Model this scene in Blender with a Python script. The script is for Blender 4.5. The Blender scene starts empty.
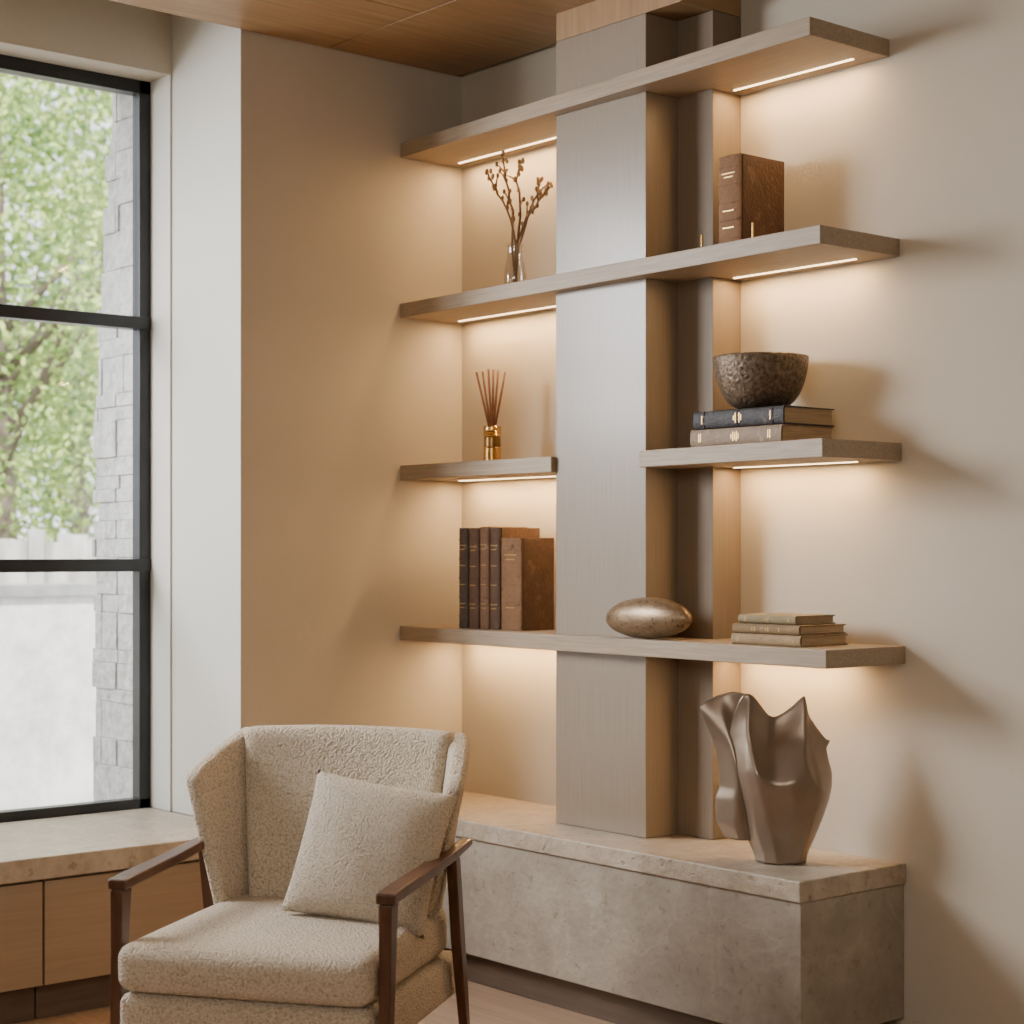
import bpy, bmesh, math, random
from mathutils import Vector, Matrix
from math import sin, cos, pi, radians as R
random.seed(7)
C = bpy.context.scene.collection
F = 1801.0; HZ = 551.0; H = 1.354; FL = -0.11
fx, fy, rx, ry = -0.7646, 0.6445, 0.6445, 0.7646
CAM = (5.321, -4.238)
def XA(px, y):
    t = (px-512)/F
    return (t*(6.8+fy*y)+.18877-ry*y)/(rx-t*fx)
def YA(px, x):
    t = (px-512)/F
    return (t*(6.8+fx*x)+.18877-rx*x)/(ry-t*fy)
def PW(px, d):
    l = (px-512)/F*d
    return CAM[0]+fx*d+rx*l, CAM[1]+fy*d+ry*l
# ---------------------------------------------------------------- materials
def mk(name, c1, c2=None, scale=5, rough=.5, metal=0, bump=0, bscale=60, stretch=(1,1,1), bstretch=None, detail=5,
       lo=.3, hi=.7, emit=None, estr=0, trans=0, ior=1.45, bdist=.01, nrough=.55, c3=None, s3=60, t3=.62, coat=0):
    m = bpy.data.materials.new(name); m.use_nodes = True
    nt = m.node_tree; N = nt.nodes; L = nt.links
    b = N['Principled BSDF']
    b.inputs['Base Color'].default_value = (*c1, 1)
    b.inputs['Roughness'].default_value = rough
    b.inputs['Metallic'].default_value = metal
    b.inputs['IOR'].default_value = ior
    if coat:
        b.inputs['Coat Weight'].default_value = coat; b.inputs['Coat Roughness'].default_value = .2
    if trans: b.inputs['Transmission Weight'].default_value = trans
    if emit:
        b.inputs['Emission Color'].default_value = (*emit, 1); b.inputs['Emission Strength'].default_value = estr
    tc = N.new('ShaderNodeTexCoord')
    if c2:
        mp = N.new('ShaderNodeMapping'); mp.inputs['Scale'].default_value = stretch
        L.new(tc.outputs['Object'], mp.inputs['Vector'])
        n = N.new('ShaderNodeTexNoise'); n.inputs['Scale'].default_value = scale; n.inputs['Detail'].default_value = detail
        n.inputs['Roughness'].default_value = nrough
        L.new(mp.outputs[0], n.inputs['Vector'])
        r = N.new('ShaderNodeValToRGB'); r.color_ramp.elements[0].position = lo; r.color_ramp.elements[1].position = hi
        r.color_ramp.elements[0].color = (*c1, 1); r.color_ramp.elements[1].color = (*c2, 1)
        L.new(n.outputs[0], r.inputs[0]); out = r.outputs[0]
        if c3:
            n3 = N.new('ShaderNodeTexNoise'); n3.inputs['Scale'].default_value = s3; n3.inputs['Detail'].default_value = 8
            L.new(tc.outputs['Object'], n3.inputs['Vector'])
            r3 = N.new('ShaderNodeValToRGB'); r3.color_ramp.elements[0].position = t3; r3.color_ramp.elements[1].position = t3+.12
            L.new(n3.outputs[0], r3.inputs[0])
            mx = N.new('ShaderNodeMix'); mx.data_type = 'RGBA'
            L.new(r3.outputs[0], mx.inputs[0]); L.new(out, mx.inputs[6]); mx.inputs[7].default_value = (*c3, 1)
            out = mx.outputs[2]
        L.new(out, b.inputs['Base Color'])
    if bump:
        mp2 = N.new('ShaderNodeMapping'); mp2.inputs['Scale'].default_value = bstretch or stretch
        L.new(tc.outputs['Object'], mp2.inputs['Vector'])
        n2 = N.new('ShaderNodeTexNoise'); n2.inputs['Scale'].default_value = bscale; n2.inputs['Detail'].default_value = 5
        L.new(mp2.outputs[0], n2.inputs['Vector'])
        bp = N.new('ShaderNodeBump'); bp.inputs['Strength'].default_value = bump; bp.inputs['Distance'].default_value = bdist
        L.new(n2.outputs[0], bp.inputs['Height']); L.new(bp.outputs[0], b.inputs['Normal'])
    return m
def limestone(name, lo_c, hi_c, vein, pit, sc, rough, bump, va=.18):
    m = mk(name, lo_c, hi_c, sc, rough, detail=15, nrough=.72, lo=.34, hi=.66)
    nt = m.node_tree; N = nt.nodes; L = nt.links; b = N['Principled BSDF']
    src = b.inputs['Base Color'].links[0].from_socket
    tc = N.new('ShaderNodeTexCoord')
    def layer(src, col, scale, a, c_, dist=0, ridge=False, amt=1):
        n = N.new('ShaderNodeTexNoise'); n.inputs['Scale'].default_value = scale; n.inputs['Detail'].default_value = 10
        n.inputs['Distortion'].default_value = dist
        L.new(tc.outputs['Object'], n.inputs['Vector'])
        o = n.outputs[0]
        if ridge:
            s = N.new('ShaderNodeMath'); s.operation = 'SUBTRACT'; s.inputs[1].default_value = .5; L.new(o, s.inputs[0])
            ab = N.new('ShaderNodeMath'); ab.operation = 'ABSOLUTE'; L.new(s.outputs[0], ab.inputs[0]); o = ab.outputs[0]
        r = N.new('ShaderNodeValToRGB'); r.color_ramp.elements[0].position = a; r.color_ramp.elements[1].position = c_
        if ridge:
            r.color_ramp.elements[0].color = (amt,amt,amt,1); r.color_ramp.elements[1].color = (0,0,0,1)
        else:
            r.color_ramp.elements[1].color = (amt,amt,amt,1)
        L.new(o, r.inputs[0])
        mx = N.new('ShaderNodeMix'); mx.data_type = 'RGBA'
        L.new(r.outputs[0], mx.inputs[0]); L.new(src, mx.inputs[6]); mx.inputs[7].default_value = (*col, 1)
        return mx.outputs[2], r.outputs[0]
    s1, _ = layer(src, vein, 3.0, 0.0, .018, .4, True, va)
    s2, p = layer(s1, pit, 34, .60, .70, .3, False, .5)
    L.new(s2, b.inputs['Base Color'])
    n = N.new('ShaderNodeTexNoise'); n.inputs['Scale'].default_value = 45; n.inputs['Detail'].default_value = 8
    L.new(tc.outputs['Object'], n.inputs['Vector'])
    sb = N.new('ShaderNodeMath'); sb.operation = 'SUBTRACT'; L.new(n.outputs[0], sb.inputs[0]); L.new(p, sb.inputs[1])
    bp = N.new('ShaderNodeBump'); bp.inputs['Strength'].default_value = bump; bp.inputs['Distance'].default_value = .006
    L.new(sb.outputs[0], bp.inputs['Height']); L.new(bp.outputs[0], b.inputs['Normal'])
    return m
def boucle(name, c1, c2, sc):
    m = bpy.data.materials.new(name); m.use_nodes = True
    nt = m.node_tree; N = nt.nodes; L = nt.links; b = N['Principled BSDF']
    tc = N.new('ShaderNodeTexCoord')
    nz = N.new('ShaderNodeTexNoise'); nz.inputs['Scale'].default_value = sc*.6; nz.inputs['Detail'].default_value = 2
    L.new(tc.outputs['Object'], nz.inputs['Vector'])
    mx = N.new('ShaderNodeVectorMath'); mx.operation = 'MULTIPLY_ADD'
    mx.inputs[1].default_value = (.007,)*3
    L.new(nz.outputs['Color'], mx.inputs[0]); L.new(tc.outputs['Object'], mx.inputs[2])
    v = N.new('ShaderNodeTexVoronoi'); v.inputs['Scale'].default_value = sc
    L.new(mx.outputs[0], v.inputs['Vector'])
    r = N.new('ShaderNodeValToRGB'); r.color_ramp.elements[0].position = .25; r.color_ramp.elements[1].position = .95
    r.color_ramp.elements[0].color = (*c1, 1); r.color_ramp.elements[1].color = (*c2, 1)
    L.new(v.outputs['Distance'], r.inputs[0]); L.new(r.outputs[0], b.inputs['Base Color'])
    inv = N.new('ShaderNodeMath'); inv.operation = 'SUBTRACT'; inv.inputs[0].default_value = 1
    L.new(v.outputs['Distance'], inv.inputs[1])
    bp = N.new('ShaderNodeBump'); bp.inputs['Strength'].default_value = .9; bp.inputs['Distance'].default_value = .007
    L.new(inv.outputs[0], bp.inputs['Height']); L.new(bp.outputs[0], b.inputs['Normal'])
    b.inputs['Roughness'].default_value = .95
    b.inputs['Sheen Weight'].default_value = .15
    return m
M = {}
M['wall'] = mk('wall_plaster', (.51,.455,.365), (.545,.49,.395), 2.2, .85, bump=.08, bscale=40)
M['reveal'] = mk('reveal_paint', (.60,.58,.52), (.63,.61,.55), 2, .8)
M['shelf'] = mk('shelf_oak', (.28,.21,.14), (.42,.33,.23), 3.5, .45, bump=.12, bscale=30, stretch=(1,40,40), bstretch=(2,90,90), lo=.25, hi=.75)
M['column'] = mk('column_oak', (.215,.165,.113), (.30,.235,.165), 4.0, .34, bump=.08, bscale=30, stretch=(75,75,1), bstretch=(120,120,2), lo=.22, hi=.78, coat=.25)
M['backing'] = mk('backing_oak', (.19,.145,.10), (.26,.20,.14), 3.5, .5, bump=.15, bscale=30, stretch=(70,70,1), bstretch=(110,110,2), lo=.2, hi=.8)
M['stone'] = limestone('bench_stone', (.285,.243,.19), (.42,.368,.295), (.50,.45,.37), (.22,.18,.14), 5.5, .5, .3, .3)
M['slab'] = limestone('slab_stone', (.36,.29,.21), (.54,.46,.36), (.60,.53,.43), (.25,.18,.12), 11, .34, .9)
M['cabinet'] = mk('cabinet_oak', (.31,.22,.14), (.38,.275,.18), 3, .5, stretch=(30,1,30), bump=.05, lo=.2, hi=.8)
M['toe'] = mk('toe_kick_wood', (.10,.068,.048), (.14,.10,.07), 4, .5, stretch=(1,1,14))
M['floor'] = mk('floor_wood', (.42,.27,.17), (.55,.38,.25), 3, .35, stretch=(1,14,1), bump=.05)
M['ceil'] = mk('ceiling_wood', (.29,.17,.078), (.44,.275,.135), 2.2, .42, stretch=(22,1,1), bump=.05, lo=.25, hi=.75)
M['frame'] = mk('window_metal', (.03,.031,.033), (.045,.046,.048), 5, .32, metal=.6)
M['walnut'] = mk('walnut', (.06,.025,.012), (.14,.064,.034), 3, .3, stretch=(12,2,3), bump=.04)
M['fabric'] = boucle('boucle_fabric', (.74,.635,.49), (.44,.35,.245), 150)
M['pillow'] = boucle('pillow_fabric', (.78,.68,.545), (.50,.41,.30), 180)
M['led'] = mk('led_strip', (1,.8,.5), None, emit=(1,.70,.38), estr=7)
M['brass'] = mk('brass', (.75,.48,.18), (.6,.36,.12), 20, .25, metal=1)
M['darkbrass'] = mk('dark_brass', (.30,.17,.06), (.2,.11,.04), 20, .3, metal=1)
M['reed'] = mk('reed', (.18,.08,.04), (.27,.13,.068), 20, .6)
M['twig'] = mk('twig', (.10,.056,.03), (.19,.115,.065), 20, .8)
M['bud'] = mk('bud', (.17,.095,.05), (.31,.20,.11), 40, .85)
M['bowl'] = mk('bowl_bronze', (.085,.058,.038), (.25,.182,.122), 85, .42, metal=.5, bump=1.0, bscale=95, lo=.35, hi=.68, bdist=.005)
M['bowl_in'] = mk('bowl_inside', (.10,.07,.05), (.2,.15,.1), 30, .4, metal=.7)
M['pebble'] = mk('pebble_bronze', (.11,.07,.04), (.37,.255,.145), 10, .38, metal=.5, stretch=(1,2,4), detail=12, nrough=.75, c3=(.08,.055,.035), s3=80, t3=.57)
M['sculpt'] = mk('sculpture_bronze', (.26,.195,.142), (.34,.265,.20), 6, .30, metal=.5, bump=.08, bscale=14)
M['pages'] = mk('book_pages', (.45,.34,.21), (.30,.21,.12), 8, .9, stretch=(60,1,1))
M['pages2'] = mk('book_pages_pale', (.55,.43,.27), (.28,.19,.11), 9, .9, stretch=(70,1,1))
def leather(n, a, b, c, r=.6): M[n] = mk(n, a, b, 16, r, bump=.4, bscale=90, detail=10, nrough=.7, c3=c, s3=30, t3=.58)
leather('leather_dark', (.075,.038,.02), (.14,.072,.037), (.22,.125,.068))
leather('leather_black', (.048,.032,.023), (.09,.06,.042), (.15,.10,.07))
leather('leather_red', (.16,.078,.04), (.25,.13,.07), (.34,.20,.12))
leather('leather_tan', (.185,.09,.038), (.27,.14,.062), (.10,.05,.024), .75)
leather('leather_brown', (.07,.034,.017), (.13,.067,.033), (.17,.092,.048))
leather('cloth_navy', (.03,.03,.034), (.055,.05,.052), (.12,.09,.07), .6)
leather('cloth_taupe', (.24,.17,.11), (.33,.24,.16), (.40,.31,.22), .6)
leather('cloth_green', (.22,.175,.09), (.34,.27,.15), (.44,.35,.21), .75)
leather('cloth_sand', (.28,.19,.10), (.42,.295,.165), (.17,.105,.05), .75)
leather('cloth_olive', (.20,.13,.062), (.31,.21,.11), (.44,.33,.19), .75)
M['gilt'] = mk('gilt', (.50,.32,.13), None, rough=.4, metal=.8)
M['leaf'] = mk('leaf', (.08,.20,.025), (.54,.67,.20), 2.6, .6, detail=7, lo=.33, hi=.64)
M['leaf2'] = mk('leaf_dark', (.12,.25,.07), (.34,.47,.19), 1.6, .6)
M['bark'] = mk('bark', (.12,.09,.07), (.22,.18,.14), 8, .9)
M['rock'] = mk('rock', (.36,.36,.355), (.68,.675,.65), 17, .85, bump=1.0, bscale=22, detail=12, nrough=.78, bdist=.02, lo=.34, hi=.64)
M['stucco'] = mk('stucco', (.52,.50,.48), (.92,.90,.88), 2.6, .9, bump=.2, bscale=20, detail=12, lo=.32, hi=.58, nrough=.75)
M['coping'] = mk('coping', (.25,.25,.25), (.4,.4,.4), 5, .8)
M['boards'] = mk('boards', (.35,.35,.32), (.8,.78,.74), 3, .8, stretch=(3,3,1), detail=9)
M['earth'] = mk('earth', (.34,.32,.28), (.45,.43,.38), 3, .95)
def pane_mat(name, f, rough=.03, col=(1,1,1)):
    m = bpy.data.materials.new(name); m.use_nodes = True
    nt = m.node_tree; N = nt.nodes; L = nt.links
    N.remove(N['Principled BSDF'])
    t = N.new('ShaderNodeBsdfTransparent'); t.inputs[0].default_value = (*col, 1)
    g = N.new('ShaderNodeBsdfGlossy'); g.inputs['Roughness'].default_value = rough
    x = N.new('ShaderNodeMixShader'); x.inputs[0].default_value = f
    L.new(t.outputs[0], x.inputs[1]); L.new(g.outputs[0], x.inputs[2]); L.new(x.outputs[0], N['Material Output'].inputs[0])
    return m
M['pane'] = pane_mat('window_pane', .05)
M['glass'] = pane_mat('vase_glass', .13, .05, (.96,.95,.93))
# ---------------------------------------------------------------- helpers
def link(name, me, mat, parent=None, smooth=False, bev=0, seg=2):
    o = bpy.data.objects.new(name, me); C.objects.link(o)
    me.materials.append(mat if not isinstance(mat, str) else M[mat])
    if smooth:
        for p in me.polygons: p.use_smooth = True
    if bev:
        b = o.modifiers.new('b', 'BEVEL'); b.width = bev; b.segments = seg; b.limit_method = 'ANGLE'; b.angle_limit = R(40)
    if parent: o.parent = parent
    return o
def fin(name, bm, mat, parent=None, smooth=False, bev=0, seg=2):
    bmesh.ops.recalc_face_normals(bm, faces=bm.faces)
    me = bpy.data.meshes.new(name); bm.to_mesh(me); bm.free()
    return link(name, me, mat, parent, smooth, bev, seg)
def B(*boxes):
    bm = bmesh.new()
    for b in boxes: box(bm, *b)
    return bm
def box(bm, x0, x1, y0, y1, z0, z1):
    v = [bm.verts.new(p) for p in ((x0,y0,z0),(x1,y0,z0),(x1,y1,z0),(x0,y1,z0),(x0,y0,z1),(x1,y0,z1),(x1,y1,z1),(x0,y1,z1))]
    for f in ((0,3,2,1),(4,5,6,7),(0,1,5,4),(1,2,6,5),(2,3,7,6),(3,0,4,7)): bm.faces.new([v[i] for i in f])
def prism(bm, poly, z0, z1):
    a = [bm.verts.new((x,y,z0)) for x,y in poly]; b = [bm.verts.new((x,y,z1)) for x,y in poly]
    n = len(poly); bm.faces.new(a); bm.faces.new(b)
    for i in range(n): bm.faces.new((a[i], a[(i+1)%n], b[(i+1)%n], b[i]))
def tube(bm, pts, rad, n=8):
    pts = [Vector(p) for p in pts]; rings = []
    if not isinstance(rad, (list, tuple)): rad = [rad]*len(pts)
    for i, p in enumerate(pts):
        d = (pts[min(i+1,len(pts)-1)]-pts[max(i-1,0)]).normalized()
        a = d.orthogonal().normalized() if i == 0 else (pa - d*pa.dot(d)).normalized()
        pa = a; c = d.cross(a)
        rings.append([bm.verts.new(p+(a*cos(2*pi*k/n)+c*sin(2*pi*k/n))*rad[i]) for k in range(n)])
    for i in range(len(rings)-1):
        for k in range(n): bm.faces.new((rings[i][k], rings[i][(k+1)%n], rings[i+1][(k+1)%n], rings[i+1][k]))
    bm.faces.new(rings[0]); bm.faces.new(rings[-1])
def lathe(bm, prof, n=40, cap=True):
    rings = [[bm.verts.new((r*cos(2*pi*k/n), r*sin(2*pi*k/n), z)) for k in range(n)] for r, z in prof]
    for i in range(len(rings)-1):
        for k in range(n): bm.faces.new((rings[i][k], rings[i][(k+1)%n], rings[i+1][(k+1)%n], rings[i+1][k]))
    if cap: bm.faces.new(rings[0]); bm.faces.new(rings[-1])
def rbox(bm, hx, hy, hz, r, n=14, bulge=(0,0,0), deform=None):
    def w(i):
        t = -1+2*i/n
        return math.copysign(1-(1-abs(t))**1.7, t)
    h = (hx,hy,hz); cache = {}
    def vert(p):
        k = tuple(round(c,5) for c in p)
        if k in cache: return cache[k]
        q = [p[i]*h[i] for i in range(3)]
        c = [max(-(h[i]-r), min(h[i]-r, q[i])) for i in range(3)]
        d = Vector([q[i]-c[i] for i in range(3)])
        if d.length > 1e-9: d = d.normalized()*r
        v = Vector(c)+d
        u = [v[i]/h[i] for i in range(3)]
        for i in range(3):
            a, b = (i+1)%3, (i+2)%3
            v[i] += bulge[i]*u[i]*(1-u[a]**2)*(1-u[b]**2)
        if deform: v = Vector(deform(v.x, v.y, v.z))
        cache[k] = bm.verts.new(v); return cache[k]
    for ax in range(3):
        a, b = (ax+1)%3, (ax+2)%3
        for s in (-1, 1):
            for i in range(n):
                for j in range(n):
                    q = []
                    for (ii, jj) in ((i,j),(i+1,j),(i+1,j+1),(i,j+1)):
                        p = [0,0,0]; p[ax] = s; p[a] = w(ii); p[b] = w(jj); q.append(vert(p))
                    if len(set(q)) == 4: bm.faces.new(q)
def empty(name, loc=(0,0,0), rot=(0,0,0)):
    o = bpy.data.objects.new(name, None); C.objects.link(o); o.location = loc; o.rotation_euler = rot
    o.empty_display_size = .05
    return o
def tag(o, label, cat, group=None):
    o['label'] = label; o['category'] = cat
    if group: o['group'] = group
    return o
def st(name, bm, mat, parent=None, **k):
    o = fin(name, bm, mat, parent, **k)
    if not parent: o['kind'] = 'structure'
    return o
# ---------------------------------------------------------------- room shell
CE = 3.14
st('floor', B((-.6, 7, -6.5, 0, FL-.1, FL)), 'floor')
st('wall_back', B((-.85, 7.1, 0, .15, FL-.1, 3.6)), 'wall')
st('wall_left', B((-.85, 0, -.965, 0, FL-.1, 3.6)), 'wall')
st('wall_left_reveal', B((-.472, -.001, -.969, -.965, .41, 3.5)), 'reveal')
st('wall_left_front', B((-.85, 0, -6.5, -3.6, FL-.1, 3.6)), 'wall')
st('wall_left_below_window', B((-.85, -.5, -3.6, -.965, FL-.1, .33)), 'wall')
st('wall_left_header', B((-.85, -.472, -3.6, -.9695, 3.082, 3.5)), 'wall')
st('wall_left_recess_top', B((-.85, .1, -3.6, -.965, 3.5, 3.6)), 'wall')
st('wall_left_light_block', B((.004, .1, -3.6, -.965, 3.245, 3.5)), 'wall')  # unseen strip added to stop outside light leaking past the ceiling edge
st('ceiling_light_block', B((-.85, 7.1, -6.6, .15, 3.605, 3.7)), 'wall')  # unseen cover added above the ceiling void to keep sky and sun out
st('wall_right', B((7, 7.1, -6.5, 0, FL-.1, 3.6)), 'wall')
st('wall_front', B((-.85, 7.1, -6.6, -6.5, FL-.1, 3.6)), 'wall')
st('ceiling', B((0, 7, -6.5, -.02, CE+.004, CE+.1)), 'ceil')
for x0, x1 in ((0.012,.55),(.556,1.75),(1.756,2.95),(2.956,4.15),(4.156,5.4),(5.406,6.99)):
    st('ceiling_board', B((x0, x1, -6.4, -.62, CE, CE+.0035)), 'ceil', bev=.001)
st('ceiling_board', B((.012, 6.99, -.614, -.03, CE, CE+.0035)), 'ceil', bev=.001)
st('ceiling_infill', B((.84, 1.4219, -.268, -.001, 3.0465, CE-.0005)), 'ceil', bev=.001)
st('trim_1', B((-.66, -.472, -.977, -.9695, .41, 3.082)), 'reveal')
st('baseboard_back', B((2.09, 7, -.012, 0, FL, -.002)), 'wall', bev=.002)
w1 = empty('window_1', (-.642, -.97, .40)); w1['kind'] = 'structure'
def wl(name, bm, mat, **k):
    bmesh.ops.translate(bm, verts=bm.verts, vec=(.642, .97, -.40)); return fin(name, bm, mat, w1, **k)
Y1, Y0 = -.97, -3.6
ym = -2.28
wl('window_frame', B((-.67,-.615,Y1-.052,Y1,.33,3.085), (-.67,-.615,Y0,Y0+.055,.33,3.085), (-.67,-.615,Y0,Y1,.331,.444), (-.67,-.615,Y0,Y1,3.034,3.084), (-.67,-.615,ym-.03,ym+.03,.402,3.068)), 'frame', bev=.002)
for zc in (2.191, 1.302):
    wl('glazing_bar', B((-.665,-.61,Y0,Y1,zc-.023,zc+.023)), 'frame', bev=.003)
for a, b in ((.444,1.279),(1.325,2.168),(2.214,3.034)):
    for c, d in ((ym+.03,Y1-.052),(Y0+.055,ym-.03)):
        wl('pane', B((-.645,-.641,c,d,a,b)), 'pane')
# ---------------------------------------------------------------- benches
LB = 2.069
b = tag(empty('stone_bench', (1.03,-.23,FL)), 'long grey stone plinth bench under the wall shelves, holding the bronze sculpture', 'bench')
def loc(bm, o):
    bmesh.ops.translate(bm, verts=bm.verts, vec=-Vector(o.location)); return bm
fin('bench_body', loc(B((.001, LB-.008, -.455, -.001, 0, .39)), b), 'stone', b, bev=.004)
fin('bench_top', loc(B((.001, LB, -.467, -.001, .3905, .45)), b), 'slab', b, bev=.005, seg=3)
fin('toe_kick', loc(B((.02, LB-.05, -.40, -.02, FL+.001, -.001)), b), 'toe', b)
tag(fin('window_seat_top', B((-.61, .14, -3.58, -.979, .34, .41), (.002, .14, -.979, -.47, .34, .41)), 'slab', bev=.005), 'pale polished stone slab top running below the tall window', 'stone sill')
ys = YA(44, .12)
for i, (a, c, lab) in enumerate(((ys+.003, -.475, 'light oak base cabinet below the window slab, behind the armchair'), (-2.95, ys-.003, 'light oak base cabinet below the window slab, at the left edge of the photo'))):
    k = tag(empty('base_cabinet', (.06, (a+c)/2, FL)), lab, 'cabinet', 'oak cabinets under the window')
    fin('cabinet_body', loc(B((.005, .10, a, c, .005, .339)), k), 'cabinet', k)
    fin('cabinet_door', loc(B((.101, .12, a+.001, c-.001, .008, .33)), k), 'cabinet', k, bev=.0015)
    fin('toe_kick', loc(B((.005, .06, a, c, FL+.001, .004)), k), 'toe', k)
# ---------------------------------------------------------------- column + shelves
cx0, cx1, cf = .84, 1.2664, -.27
bx1, bf = 1.4219, -.13
col = tag(empty('shelf_column', (1.05,-.14,.45)), 'tall grey oak column rising from the stone bench through the wall shelves', 'column')
fin('front_panel', loc(B((cx0, cx1, cf, -.001, .451, 3.045)), col), 'column', col, bev=.002)
fin('back_panel', loc(B((cx1+.0005, bx1, bf, -.001, .451, 3.045)), col), 'backing', col, bev=.002)
LEDW = 7.6
def shelf(z, x0, x1, yl, yr, notch, strips, lab, name='wall_shelf', group='floating oak shelves with light strips'):
    t = .052; g = .0015
    r = tag(empty(name, ((x0+x1)/2, 0, z-t)), lab, 'shelf', group)
    if notch:
        poly = [(x0,-.001),(x0,yl),(x1,yr),(x1,-.001),(bx1+g,-.001),(bx1+g,bf-g),(cx1+g,bf-g),(cx1+g,cf-g),(cx0-g,cf-g),(cx0-g,-.001)]
    elif x0 < .1:
        poly = [(x0,-.001),(x0,yl),(x1,yr),(x1,-.001)]
    else:
        poly = [(x0,bf-g),(x0,yl),(x1,yr),(x1,-.001),(bx1+g,-.001),(bx1+g,bf-g)]
    bm = bmesh.new(); prism(bm, poly, z-t, z)
    fin('shelf_board', loc(bm, r), 'shelf', r, bev=.002)
    for a, c in strips:
        fin('light_strip', loc(B((a, c, -.073, -.065, z-t-.003, z-t-.0002)), r), 'led', r)
        ld = bpy.data.lights.new('strip_light', 'AREA'); ld.shape = 'RECTANGLE'; ld.size = c-a; ld.size_y = .006
        ld.energy = LEDW*(c-a); ld.color = (1,.615,.28)
        lo = bpy.data.objects.new('strip_light', ld); C.objects.link(lo); lo.location = ((a+c)/2, -.069, z-t-.005)
    return r
z1, z2, z3, z4 = 2.85, 2.262, 1.668, 1.079
sl = (XA(459,-.07), .82)
def sr(px): return (XA(734,-.07), XA(px,-.07))
shelf(z1, .001, 2.007, -.29, -.355, True, (sl, sr(853)), 'topmost long oak wall shelf, empty, close to the wooden ceiling')
shelf(z2, .001, 2.044, -.29, -.355, True, (sl, sr(856)), 'long oak wall shelf holding the dried branches and the upright leather book')
shelf(z3, .001, cx0-.0015, -.29, -.29, False, (sl,), 'short oak wall shelf left of the column, holding the reed diffuser')
shelf(z3, cx1+.0015, 2.052, -.30, -.355, False, (sr(857),), 'short oak wall shelf right of the column, holding the bowl on two books')
shelf(z4, .001, 2.065, -.29, -.355, True, (sl, sr(840)), 'lowest long oak wall shelf holding the book row and the oval stone')
# ---------------------------------------------------------------- books
def book(T, Hh, D, cov, pg, lab, locn, rot=(0,0,0), group=None, bands=4, gilt=((.74,.7),(.70,.4),(.34,.6)), spine=None):
    r = tag(empty('book', locn, rot), lab, 'book', group)
    c = .004; spine = spine or cov
    n = 10; out = []; inn = []
    for i in range(n+1):
        a = pi*i/n
        out.append((-cos(a)*T/2, .010-sin(a)*.010)); inn.append((-cos(a)*(T/2-c), .013-sin(a)*.009))
    bm = bmesh.new(); prism(bm, out+inn[::-1], 0, Hh)
    fin('spine', bm, spine, r, bev=.0008)
    for s in (-1, 1):
        bm = bmesh.new(); a, b_ = sorted((s*T/2, s*(T/2-c))); box(bm, a, b_, .0135, D, 0, Hh)
        fin('cover_board', bm, cov, r, bev=.0012)
    bm = bmesh.new(); box(bm, -T/2+c+.0003, T/2-c-.0003, .0135, D-.006, .005, Hh-.005)
    fin('pages', bm, pg, r)
    for k in range(bands):
        zz = Hh*(.12+.76*k/(bands-1))
        bm = bmesh.new()
        prism(bm, [(x*1.01, y-.0024) for x, y in out]+[(x*.97, y+.001) for x, y in out[::-1]], zz-.003, zz+.003)
        fin('spine_band', bm, spine, r, bev=.001)
    for zf, w in gilt:
        bm = bmesh.new()
        box(bm, -T/2*w*.8, T/2*w*.8, -.0008, .003, Hh*zf, Hh*zf+.0035)
        fin('gilt_line', bm, 'gilt', r)
    return r
px = [457,467,478,488,499,520.5]; yb = -.232
spec = [(.357,.18,'leather_black','thin black-brown leather book, first in the row from the left wall'),
        (.352,.18,'leather_dark','dark brown leather book, second in the row from the left wall'),
        (.36,.185,'leather_red','lighter reddish brown leather book, third in the row from the left wall'),
        (.356,.19,'leather_brown','tall brown leather book, behind and beside the thick tan-spined one'),
        (.32,.155,'leather_brown','thick shorter book with a tan spine, last in the row next to the column')]
for i, (h, d, cv, lab) in enumerate(spec):
    a, c = XA(px[i]+.5, yb), XA(px[i+1], yb)
    book(c-a-.002, h, d, cv, 'pages', lab, ((a+c)/2, yb, z4+.0005), group='leather books upright on the lowest shelf', bands=5, gilt=((.81,.7),(.76,.5),(.24,.5)) if i == 4 else ((.82,.8),(.78,.6),(.62,.7),(.43,.7),(.24,.8),(.20,.6)), spine='leather_tan' if i == 4 else None)
a, c = XA(717,-.25), XA(740,-.25)
book(c-a, .282, .20, 'leather_brown', 'pages', 'thick old brown leather book standing upright on the second shelf', ((a+c)/2, -.25, z2+.0005), bands=5, spine='leather_tan', gilt=((.80,.7),(.76,.5),(.40,.6),(.22,.6)))
def lying(px0, px1, yf, z, T, D, cov, pg, lab, group, rz=0, **k):
    a, c = XA(px0, yf), XA(px1, yf)
    return book(T, c-a, D, cov, pg, lab, (a, yf, z+T/2+.0005), (0, R(90), rz), group, **k)
gb = 'books lying under the bowl'
gl = ((.10,.6),(.12,.6),(.46,.3),(.48,.7),(.50,.5),(.52,.7),(.54,.4),(.86,.6),(.88,.6))
lying(690, 781, -.292, z3, .053, .235, 'cloth_taupe', 'pages2', 'taupe book lying at the bottom of the pair under the bowl', gb, bands=0, gilt=gl)
lying(693, 783, -.288, z3+.0545, .053, .23, 'cloth_navy', 'pages', 'dark navy book with gilt lettering lying directly under the bowl', gb, bands=3, gilt=gl)
gs = 'old books lying on the lowest shelf'
lying(731, 800, -.30, z4, .032, .215, 'cloth_sand', 'pages2', 'sand coloured book at the bottom of the stack above the sculpture', gs, bands=0, gilt=((.1,.6),(.9,.6)))
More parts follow.
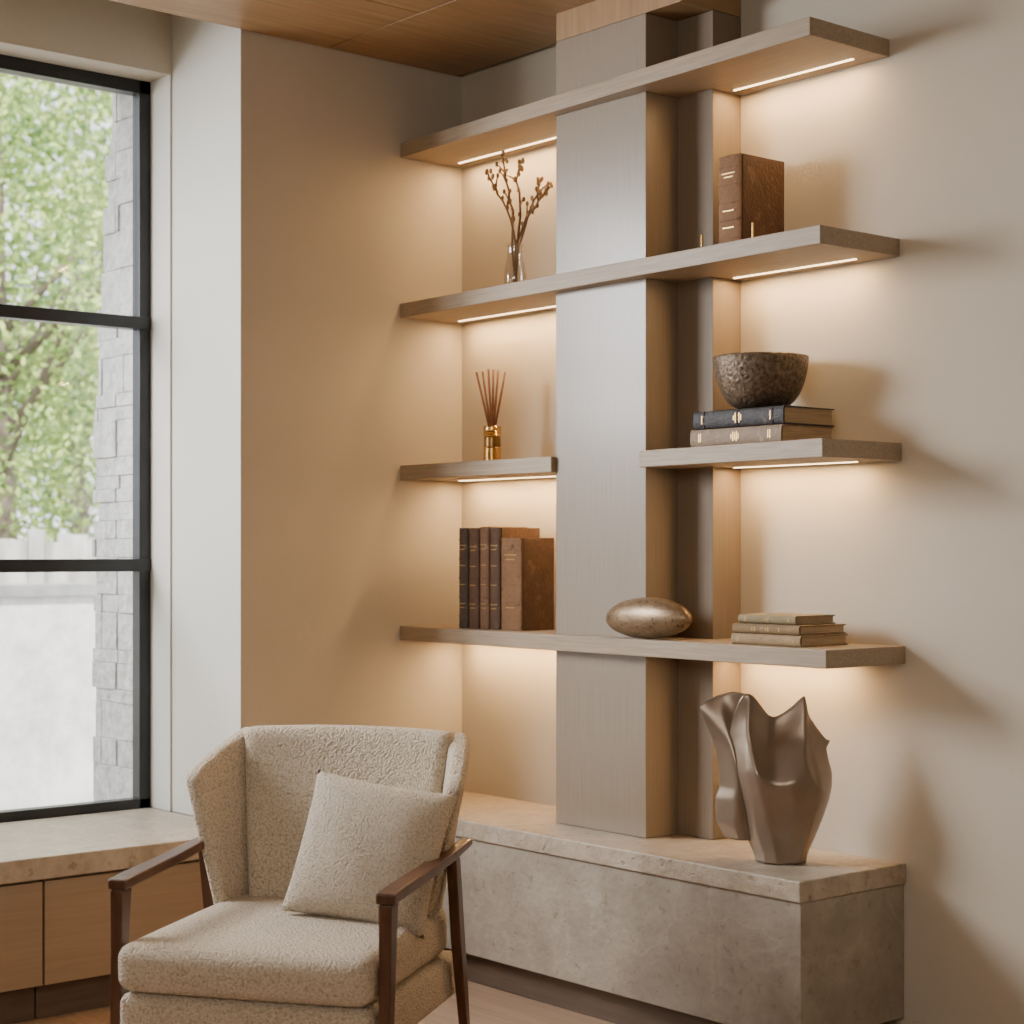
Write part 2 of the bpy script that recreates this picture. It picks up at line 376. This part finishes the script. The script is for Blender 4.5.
lying(732, 799, -.298, z4+.033, .028, .21, 'cloth_olive', 'pages2', 'worn brown book in the middle of the stack above the sculpture', gs, bands=0, gilt=((.3,.4),(.34,.6),(.5,.4),(.54,.6),(.7,.5)))
lying(738, 795, -.285, z4+.062, .026, .18, 'cloth_green', 'pages', 'faded pale book on top of the stack above the sculpture', gs, bands=0, gilt=((.12,.6),(.48,.5),(.52,.5),(.88,.6)))
for p, yy, lab in ((702,-.27,'small brass peg on the second shelf, beside the column'), (753,-.30,'small brass peg on the second shelf, in front of the upright book')):
    bm = bmesh.new(); lathe(bm, [(.010,0),(.010,.004),(.004,.005),(.004,.052),(.003,.054)], 16)
    o = tag(fin('brass_peg', bm, 'brass'), lab, 'bookend', 'brass pegs on the second shelf'); o.location = (XA(p,yy), yy, z2+.0005)
# ---------------------------------------------------------------- bowl
bz = z3+.109; R0 = .143
bw = tag(empty('bowl', (XA(761,-.175), -.175, bz)), 'dark hammered bronze bowl resting on the two stacked books', 'bowl')
bm = bmesh.new()
pf = [(.0001,.0),(.045,.0),(.052,.004)]
for i in range(1, 15):
    a = i/14*pi/2*.93; pf.append((.05+(R0-.05)*sin(a)**.85, .004+.154*(1-cos(a))/(1-cos(pi/2*.93))))
pf += [(R0-.003,.161),(R0-.008,.158)]
lathe(bm, pf, 64, cap=False)
fin('bowl_body', bm, 'bowl', bw, smooth=True)
bm = bmesh.new()
pi_ = [(R0-.008,.158)]
for i in range(13, 0, -1):
    a = i/14*pi/2*.93; pi_.append((.045+(R0-.058)*sin(a)**.85, .012+.146*(1-cos(a))/(1-cos(pi/2*.93))))
pi_ += [(.0001,.012)]
lathe(bm, pi_, 64, cap=False)
fin('bowl_lining', bm, 'bowl_in', bw, smooth=True)
# ---------------------------------------------------------------- oval stone
bm = bmesh.new()
bmesh.ops.create_uvsphere(bm, u_segments=48, v_segments=28, radius=1)
for v in bm.verts:
    x, y, z = v.co
    v.co = (.185*x*(1-.03*z), .052*y, .069*(z*(.96 if z > 0 else .92))+.004*x)
pb = tag(fin('oval_stone', bm, 'pebble', smooth=True), 'smooth flattened oval stone with bronze sheen in front of the column', 'decorative stone')
pb.location = (XA(648,-.325+.052), -.325+.052, z4+.0645)
# ---------------------------------------------------------------- vase with branches
v = tag(empty('glass_vase', (XA(515,-.17), -.17, z2)), 'small clear glass vase on the second shelf', 'vase')
vl = v.location.copy()
bm = bmesh.new(); lathe(bm, [(.0001,.001),(.032,.001),(.039,.006),(.040,.05),(.035,.09),(.027,.12),(.026,.15),(.031,.165),(.0295,.165),(.0245,.15),(.0255,.12),(.0335,.088),(.038,.05),(.037,.010),(.0001,.009)], 32, cap=False)
fin('vase_body', bm, 'glass', v, smooth=True)
br = tag(empty('dried_branches', (vl.x, vl.y, z2+.012)), 'bunch of bare dried branches with small buds in the glass vase', 'branches')
def cam_off(dpx, h, w=0):
    s = dpx/F*6.35
    return Vector((rx*s+fx*w, ry*s+fy*w, h))
random.seed(3)
stems = [[(-1,0),(3,.12),(-4,.24),(-20,.33),(-30,.405)], [(2,0),(-3,.14),(-2,.27),(-9,.37),(-13,.465)], [(-3,0),(2,.13),(6,.26),(2,.37),(6,.44)], [(0,0),(4,.14),(14,.24),(26,.30),(39,.355)], [(2,0),(1,.15),(10,.22),(21,.31),(28,.375)]]
for si, s in enumerate(stems):
    pts = [cam_off(d*.9 if i else d*.5, h, random.uniform(-.012,.012)*(i > 1)) for i, (d, h) in enumerate(s)]
    P = []
    for i in range(len(pts)-1):
        for k in range(3): P.append(pts[i].lerp(pts[i+1], k/3)+Vector([random.uniform(-1,1)*.005 for _ in range(3)])*(i > 1))
    P.append(pts[-1])
    bm = bmesh.new(); tube(bm, P, [.0050*(1-.45*i/len(P)) for i in range(len(P))], 8)
    for k in (7, 9, 10):
        q = P[k]+Vector((random.uniform(-.035,.035), random.uniform(-.035,.035), random.uniform(.02,.045)))
        tube(bm, [P[k], P[k].lerp(q,.5)+Vector((0,0,.003)), q], [.0034,.0028,.0022], 6)
        bmesh.ops.create_uvsphere(bm, u_segments=8, v_segments=6, radius=.006, matrix=Matrix.Translation(q)@Matrix.Diagonal((1,1,1.6,1)))
    fin('stem', bm, 'twig', br, smooth=True)
    for k in range(6, len(P)):
        for _ in range(2 if k > 9 else 1):
            bm = bmesh.new()
            c0 = P[k]+Vector((random.uniform(-.009,.009), random.uniform(-.009,.009), random.uniform(0,.010)))
            bmesh.ops.create_uvsphere(bm, u_segments=8, v_segments=6, radius=random.uniform(.005,.008), matrix=Matrix.Translation(c0)@Matrix.Rotation(random.uniform(-.6,.6),4,'X')@Matrix.Diagonal((.9,.9,1.6,1)))
            fin('bud', bm, 'bud', br, smooth=True)
# ---------------------------------------------------------------- reed diffuser
d = tag(empty('reed_diffuser', (XA(492.5,-.19), -.19, z3)), 'small brass and glass reed diffuser with brown sticks on the short left shelf', 'diffuser')
pr = [(.0001,.0005),(.033,.0005),(.034,.004)]
for k in range(5): pr += [(.034,.006+k*.009),(.031,.008+k*.009),(.031,.011+k*.009),(.034,.013+k*.009)]
bm = bmesh.new(); lathe(bm, pr+[(.031,.052),(.0001,.052)], 36, cap=False); fin('base', bm, 'brass', d, smooth=False)
bm = bmesh.new(); lathe(bm, [(.0001,.0525),(.030,.0525),(.030,.086),(.027,.090),(.0001,.090)], 36, cap=False); fin('bottle', bm, 'darkbrass', d)
bm = bmesh.new(); lathe(bm, [(.0001,.0905),(.031,.0905),(.033,.094),(.030,.099),(.033,.104),(.030,.109),(.032,.113),(.032,.122),(.029,.126),(.012,.126),(.012,.120),(.0001,.120)], 36, cap=False); fin('collar', bm, 'brass', d)
for dx, w in ((-16,-.01),(-10,.02),(-4,-.02),(1,.02),(6,.012),(13,.01)):
    bm = bmesh.new(); tube(bm, [cam_off(dx*.12,.105,0), cam_off(dx,.33-abs(dx)*.0008,w)], .0042, 8)
    fin('reed', bm, 'reed', d, smooth=True)
# ---------------------------------------------------------------- sculpture
def interp(tab, x):
    if x <= tab[0][0]: return tab[0][1:]
    for (a, *va), (b_, *vb) in zip(tab, tab[1:]):
        if x <= b_:
            t = (x-a)/(b_-a)
            return [p+(q-p)*t for p, q in zip(va, vb)]
    return tab[-1][1:]
sd = 5.235; S = sd/F
def loft(bm, ext, top, py0, front, back, woff, n=160, m=64):
    ext = sorted(ext); rings = []
    for j in range(m+1):
        v_ = j/m; ring = []
        for k in range(n):
            a = 2*pi*k/n; s = (1+cos(a))/2
            yt = interp(top, s)[0]
            py = py0+(yt-py0)*v_
            l, r = interp(ext, py)
            u = (l+(r-l)*s-780)*S
            z = (862-py)*S
            tp = (.07+.93*min(1, (1-v_)/.45)**.8)
            w = -front(s, z)*tp if sin(a) < 0 else back(s, z)*tp
            ring.append(bm.verts.new((u, w+woff(s, z), z)))
        rings.append(ring)
    for j in range(m):
        for k in range(n): bm.faces.new((rings[j][k], rings[j][(k+1)%n], rings[j+1][(k+1)%n], rings[j+1][k]))
    bm.faces.new(rings[0])
    for k in range(1, n//2):
        q = []
        for x in (rings[m][k], rings[m][k-1], rings[m][(n-k+1)%n], rings[m][n-k]):
            if x not in q: q.append(x)
        try: bm.faces.new(q)
        except ValueError: pass
g_ = lambda s, c, w: math.exp(-((s-c)/w)**2)
bm = bmesh.new()
ext = [(864,756,806),(853,754,808),(840,748,814),(820,741,822),(800,736,829),(785,733,832),(772,731,832),(758,731,828),(748,731,826),(741,731,830),(733,731,829),(725,732,828),(705,735,828),(690,736,828)]
top = [(0,714),(.03,701),(.07,694),(.13,692),(.20,696),(.28,705),(.36,714),(.43,717),(.52,712),(.62,704),(.70,697),(.745,693),(.765,703),(.78,714),(.83,720),(.90,730),(.95,738),(1,740)]
def sroot(x): return max(0.0, x)**.5
def front(s, z):
    e = sroot(min(1, s/.14))*sroot(min(1, (1-s)/.16))
    T = .054+.066*g_(z, .25, .16)
    c = max(.14, .36-.55*z)
    ten = (s/c)**.8 if s < c else .50+.50*(max(0, (1-s)/(1-c)))**.6
    v = T*(.35+.65*ten)
    c2 = .74-.10*(.46-z)
    v += .014*max(0, 1-abs(s-c2)/.18)*min(1, max(0, (z-.36)/.08))
    v -= .036*g_(s, .47, .18)*min(1, max(0, (z-.34)/.12))
    v += .020*g_(s, .60-.6*(z-.2), .20)*g_(z, .18, .12)
    return v*e
def back(s, z): return (.040+.030*g_(z, .24, .16))*sroot(4*s*(1-s))*(1+.3*sin(5*s+6*z))
loft(bm, ext, top, 862, front, back, lambda s, z: .025*sin(z*8)-.05*(s-.5)*sin(z*7))
ext2 = [(842,728,752),(825,719,754),(800,718,756),(790,722,756),(765,720,756),(745,715,754),(725,707,752),(712,702,750),(690,702,748)]
top2 = [(0,708),(.12,702),(.4,696),(.7,692),(1,694)]
loft(bm, ext2, top2, 842, lambda s, z: (.020+.02*max(0, 1-abs(s-.45)/.4))*sroot(min(1, 4*s*(1-s))), lambda s, z: .022*sroot(4*s*(1-s)), lambda s, z: .060-.035*s+.012*sin(s*4+z*12), n=64)
scx, scy = PW(780, sd)
sc = tag(fin('sculpture', bm, 'sculpt', smooth=True), 'abstract folded bronze sculpture standing on the right end of the stone bench', 'sculpture')
sc.location = (scx, scy, .451); sc.rotation_euler = (0, 0, R(49.87))
sm = sc.modifiers.new('s', 'SMOOTH'); sm.iterations = 6; sm.factor = .5
# ---------------------------------------------------------------- armchair
ch = tag(empty('armchair', (1.152,-1.482,FL), (0,0,R(34.4))), 'beige boucle armchair with dark walnut arms and legs', 'armchair')
G = -FL
def tri(c):
    c = [Vector(p) for p in c]
    def f(x, y, z):
        x, y, z = (x+1)/2, (y+1)/2, (z+1)/2
        a = c[0].lerp(c[1], x).lerp(c[2].lerp(c[3], x), y); b_ = c[4].lerp(c[5], x).lerp(c[6].lerp(c[7], x), y)
        return a.lerp(b_, z)
    return f
def pad(name, h, r, corners, bulge, mat='fabric', n=20, extra=None):
    bm = bmesh.new(); T = tri(corners)
    def df(x, y, z):
        p = T(x/h[0], y/h[1], z/h[2])
        if extra: p = extra(p, x/h[0], y/h[1], z/h[2])
        return p
    rbox(bm, *h, r, n, bulge, df)
    return fin(name, bm, mat, ch, smooth=True)
zb = .26+G
pad('backrest', (.30,.045,.27), .028, [(-.25,.22,zb),(.25,.22,zb),(-.28,.33,zb),(.28,.33,zb),(-.318,.338,.828+G),(.318,.338,.828+G),(-.345,.42,.826+G),(.345,.42,.826+G)], (0,.006,.002),
    extra=lambda p, x, y, z: p+Vector((0, .045*(1-x*x)-.015, .006*(1-x*x)*max(0,z))))
for s in (-1, 1):
    c = [(s*.270,.145,zb),(s*.308,.130,zb),(s*.243,.33,zb),(s*.285,.345,zb),(s*.376,.125,.700+G),(s*.422,.128,.702+G),(s*.294,.395,.830+G),(s*.356,.425,.828+G)]
    pad('wing', (.030,.15,.25), .021, c, (.002,.001,.002),
        extra=lambda p, x, y, z, s=s: p+Vector((s*.012*(1-y*y), 0, .006*(1-y*y)*max(0,z))))
pad('seat_cushion', (.35,.36,.068), .042, [(-.350,-.425,.212+G),(.350,-.425,.212+G),(-.335,.30,.20+G),(.335,.30,.20+G),(-.352,-.425,.337+G),(.352,-.425,.337+G),(-.335,.30,.347+G),(.335,.30,.347+G)], (.003,.006,.010), n=24)
pad('seat_base', (.34,.36,.06), .025, [(-.347,-.41,.07+G),(.347,-.41,.07+G),(-.345,.36,.07+G),(.345,.36,.07+G),(-.347,-.41,.208+G),(.347,-.41,.208+G),(-.345,.36,.20+G),(.345,.36,.20+G)], (.002,.004,0))
def beam(name, secs, bev=.006):
    bm = bmesh.new(); rings = []
    for c, ha, hb, da, db in secs:
        c, da, db = Vector(c), Vector(da).normalized(), Vector(db).normalized()
        rings.append([bm.verts.new(c+da*ha*i+db*hb*j) for i, j in ((-1,-1),(1,-1),(1,1),(-1,1))])
    for i in range(len(rings)-1):
        for k in range(4): bm.faces.new((rings[i][k], rings[i][(k+1)%4], rings[i+1][(k+1)%4], rings[i+1][k]))
    bm.faces.new(rings[0]); bm.faces.new(rings[-1])
    return fin(name, bm, 'walnut', ch, bev=bev, seg=3)
X_, Y_, Z_ = (1,0,0), (0,1,0), (0,0,1)
for s in (-1, 1):
    x = s*.372
    beam('arm', [((x,-.365,.480+G),.026,.014,X_,Z_), ((x,-.30,.484+G),.027,.015,X_,Z_), ((x+s*.003,-.05,.495+G),.026,.014,X_,Z_), ((x+s*.006,.15,.508+G),.024,.013,X_,Z_), ((x+s*.008,.32,.520+G),.017,.010,X_,Z_)])
    beam('leg', [((x,-.338,.466+G),.018,.028,X_,Y_), ((x,-.345,.30+G),.016,.022,X_,Y_), ((x,-.365,0.0),.013,.016,X_,Y_)], .004)
    beam('leg', [((x+s*.006,.190,.494+G),.015,.022,X_,Y_), ((x+s*.005,.24,.25+G),.015,.024,X_,Y_), ((x,.345,0.0),.012,.014,X_,Y_)], .004)
# pillow
bm = bmesh.new(); n = 34; hs = .210
def pv(i, j, sgn):
    u, v_ = -1+2*i/n, -1+2*j/n
    e = ((1-u*u)*(1-v_*v_))
    x = hs*u*(1-.05*(1-v_*v_)*abs(u)); z = hs*.96*v_*(1-.05*(1-u*u)*abs(v_))
    y = sgn*(.082*max(0, e)**.40)+.002*sin(u*6+v_*3)*e
    return (x, y, z)
top_ = [[bm.verts.new(pv(i,j,-1)) for j in range(n+1)] for i in range(n+1)]
bot = [[top_[i][j] if i in (0,n) or j in (0,n) else bm.verts.new(pv(i,j,1)) for j in range(n+1)] for i in range(n+1)]
for g in (top_, bot):
    for i in range(n):
        for j in range(n): bm.faces.new((g[i][j], g[i+1][j], g[i+1][j+1], g[i][j+1]))
pil = tag(fin('throw_pillow', bm, 'pillow', smooth=True), 'square cream boucle cushion leaning on the armchair backrest', 'cushion')
Mch = Matrix.Translation((1.152,-1.482,0))@Matrix.Rotation(R(34.4),4,'Z')
pil.matrix_world = Mch@Matrix.Translation((.178,.055,.522))@Matrix.Rotation(R(2),4,'Z')@Matrix.Rotation(R(-22),4,'X')@Matrix.Rotation(R(8),4,'Y')
# ---------------------------------------------------------------- outdoors
st('ground_outside', B((-30, -.86, -14, 16, -.35, -.2)), 'earth')
random.seed(11)
bm = bmesh.new(); z = -.2
tab = [(-.3,-1.05),(1.3,-1.03),(2.2,-1.0),(2.7,-.93),(3.1,-.88),(9,-.88)]
while z < 3.7:
    h = random.choice((.05,.07,.10,.14)); x = -.69; xe = interp(tab, z)[0]-random.uniform(-.016,.016)
    while x > xe+.001:
        x2 = max(x-random.uniform(.10,.24), xe)
        if x > -.852 > x2: x2 = -.852
        box(bm, x2+.0005, x-.0005, -.990+random.uniform(-.008,.006), -.966 if x > -.851 else -.3, z+.0005, z+h-.0005)
        x = x2
    z += h
sp = tag(fin('stone_pier', bm, 'rock', bev=.004), 'grey rough stone pier outside, at the right edge of the window view', 'stone pier')
gw = tag(empty('garden_wall', (-4,0,-.2)), 'low pale stucco garden wall seen through the bottom window panes', 'garden wall')
fin('wall_body', loc(B((-4.2,-4,-3.5,5,-.2,1.10)), gw), 'stucco', gw)
fin('coping', loc(B((-4.25,-3.96,-3.5,5,1.10,1.17)), gw), 'coping', gw, bev=.005)
bm = bmesh.new(); y = -4.0
while y < 6:
    w_ = random.uniform(.08,.2); box(bm, -5.43, -5.4+random.uniform(-.02,.02), y, y+w_-.006, -.2, 1.50+random.uniform(-.10,.06)); y += w_
tag(fin('board_fence', bm, 'boards'), 'white vertical board fence standing behind the garden wall', 'fence')
def tree(loc_, cz, rad, n, leafm, lab, seed, lsz=.04, per=60, sg=.17):
    random.seed(seed)
    t = tag(empty('tree', (*loc_, -.2)), lab, 'tree', 'trees outside the window')
    bm = bmesh.new(); tube(bm, [(0,0,0),(.05,.04,cz*.4),(-.04,.02,cz*.8),(0,0,cz+rad*.6)], [.13,.11,.08,.03], 10)
    for k in range(12):
        a = k*2.4; e = random.uniform(.1,.9); r0 = rad*random.uniform(.6,.9)
        p0 = Vector((0,0,cz*.55+.1*k)); p1 = Vector((r0*cos(a)*cos(e), r0*sin(a)*cos(e), cz+r0*sin(e)*.6-.3))
        tube(bm, [p0, p0.lerp(p1,.5)+Vector((0,0,.12)), p1], [.04,.025,.008], 6)
    fin('trunk', bm, 'bark', t, smooth=True)
    V = []; Fc = []; cl = []
    for _ in range(n//per):
        while True:
            p = Vector((random.uniform(-1,1), random.uniform(-1,1), random.uniform(-1,1)))
            if p.length < 1: break
        cl.append(Vector((p.x*rad, p.y*rad, cz+p.z*rad*1.05)))
    for c in cl:
        for _ in range(per):
            p = c+Vector([random.gauss(0,sg) for _ in range(3)])
            d = Vector([random.uniform(-1,1) for _ in range(3)]).normalized(); e = d.orthogonal().normalized()
            l = lsz*random.uniform(.7,1.4); w = l*.5; i = len(V)
            V += [p-d*l, p+e*w, p+d*l, p-e*w]; Fc.append((i,i+1,i+2,i+3))
    me = bpy.data.meshes.new('foliage'); me.from_pydata([tuple(x) for x in V], [], Fc)
    link('foliage', me, leafm, t)
tree((-7.9,1.7), 3.8, 2.35, 24000, 'leaf', 'bright green leafy tree close behind the fence', 1, .034)
tree((-13.6,5.2), 4.3, 2.9, 9000, 'leaf2', 'darker green tree further back outside the window', 2, .08, sg=.22)
# ---------------------------------------------------------------- light
w = bpy.data.worlds.new('World'); bpy.context.scene.world = w; w.use_nodes = True
bg = w.node_tree.nodes['Background']; bg.inputs[0].default_value = (.93,.96,1,1); bg.inputs[1].default_value = 3.4
def area(name, loc_, target, sx, sy, e, col, spread=180):
    l = bpy.data.lights.new(name, 'AREA'); l.shape = 'RECTANGLE'; l.size = sx; l.size_y = sy; l.energy = e; l.color = col
    l.spread = R(spread)
    o = bpy.data.objects.new(name, l); C.objects.link(o); o.location = loc_
    o.rotation_euler = (Vector(target)-Vector(loc_)).to_track_quat('-Z','Y').to_euler()
    return o
area('window_daylight', (-1.1,-3.0,2.5), (2.0,-.2,1.0), 1.2, 1.1, 66, (.98,.98,1), 95)
area('fill_light', (4.6,-5.6,2.6), (1.4,-.3,1.2), 2.4, 1.4, 68, (1,.94,.85))  # added fill from behind the camera, no lamp stands there
s = bpy.data.lights.new('sun', 'SUN'); s.energy = 9; s.angle = R(2); s.color = (1,.97,.9)
so = bpy.data.objects.new('sun', s); C.objects.link(so)
so.rotation_euler = Vector((-.7,.35,-.85)).to_track_quat('-Z','Y').to_euler()
# ---------------------------------------------------------------- camera
cd = bpy.data.cameras.new('camera'); cd.sensor_width = 36; cd.lens = F/1024*36; cd.shift_y = (HZ-512)/1024
cd.dof.use_dof = True; cd.dof.focus_distance = 5.5; cd.dof.aperture_fstop = 3.2
co = bpy.data.objects.new('camera', cd); C.objects.link(co)
co.location = (CAM[0], CAM[1], H); co.rotation_euler = (R(90), 0, R(49.87)); cd.clip_start = .05
bpy.context.scene.camera = co
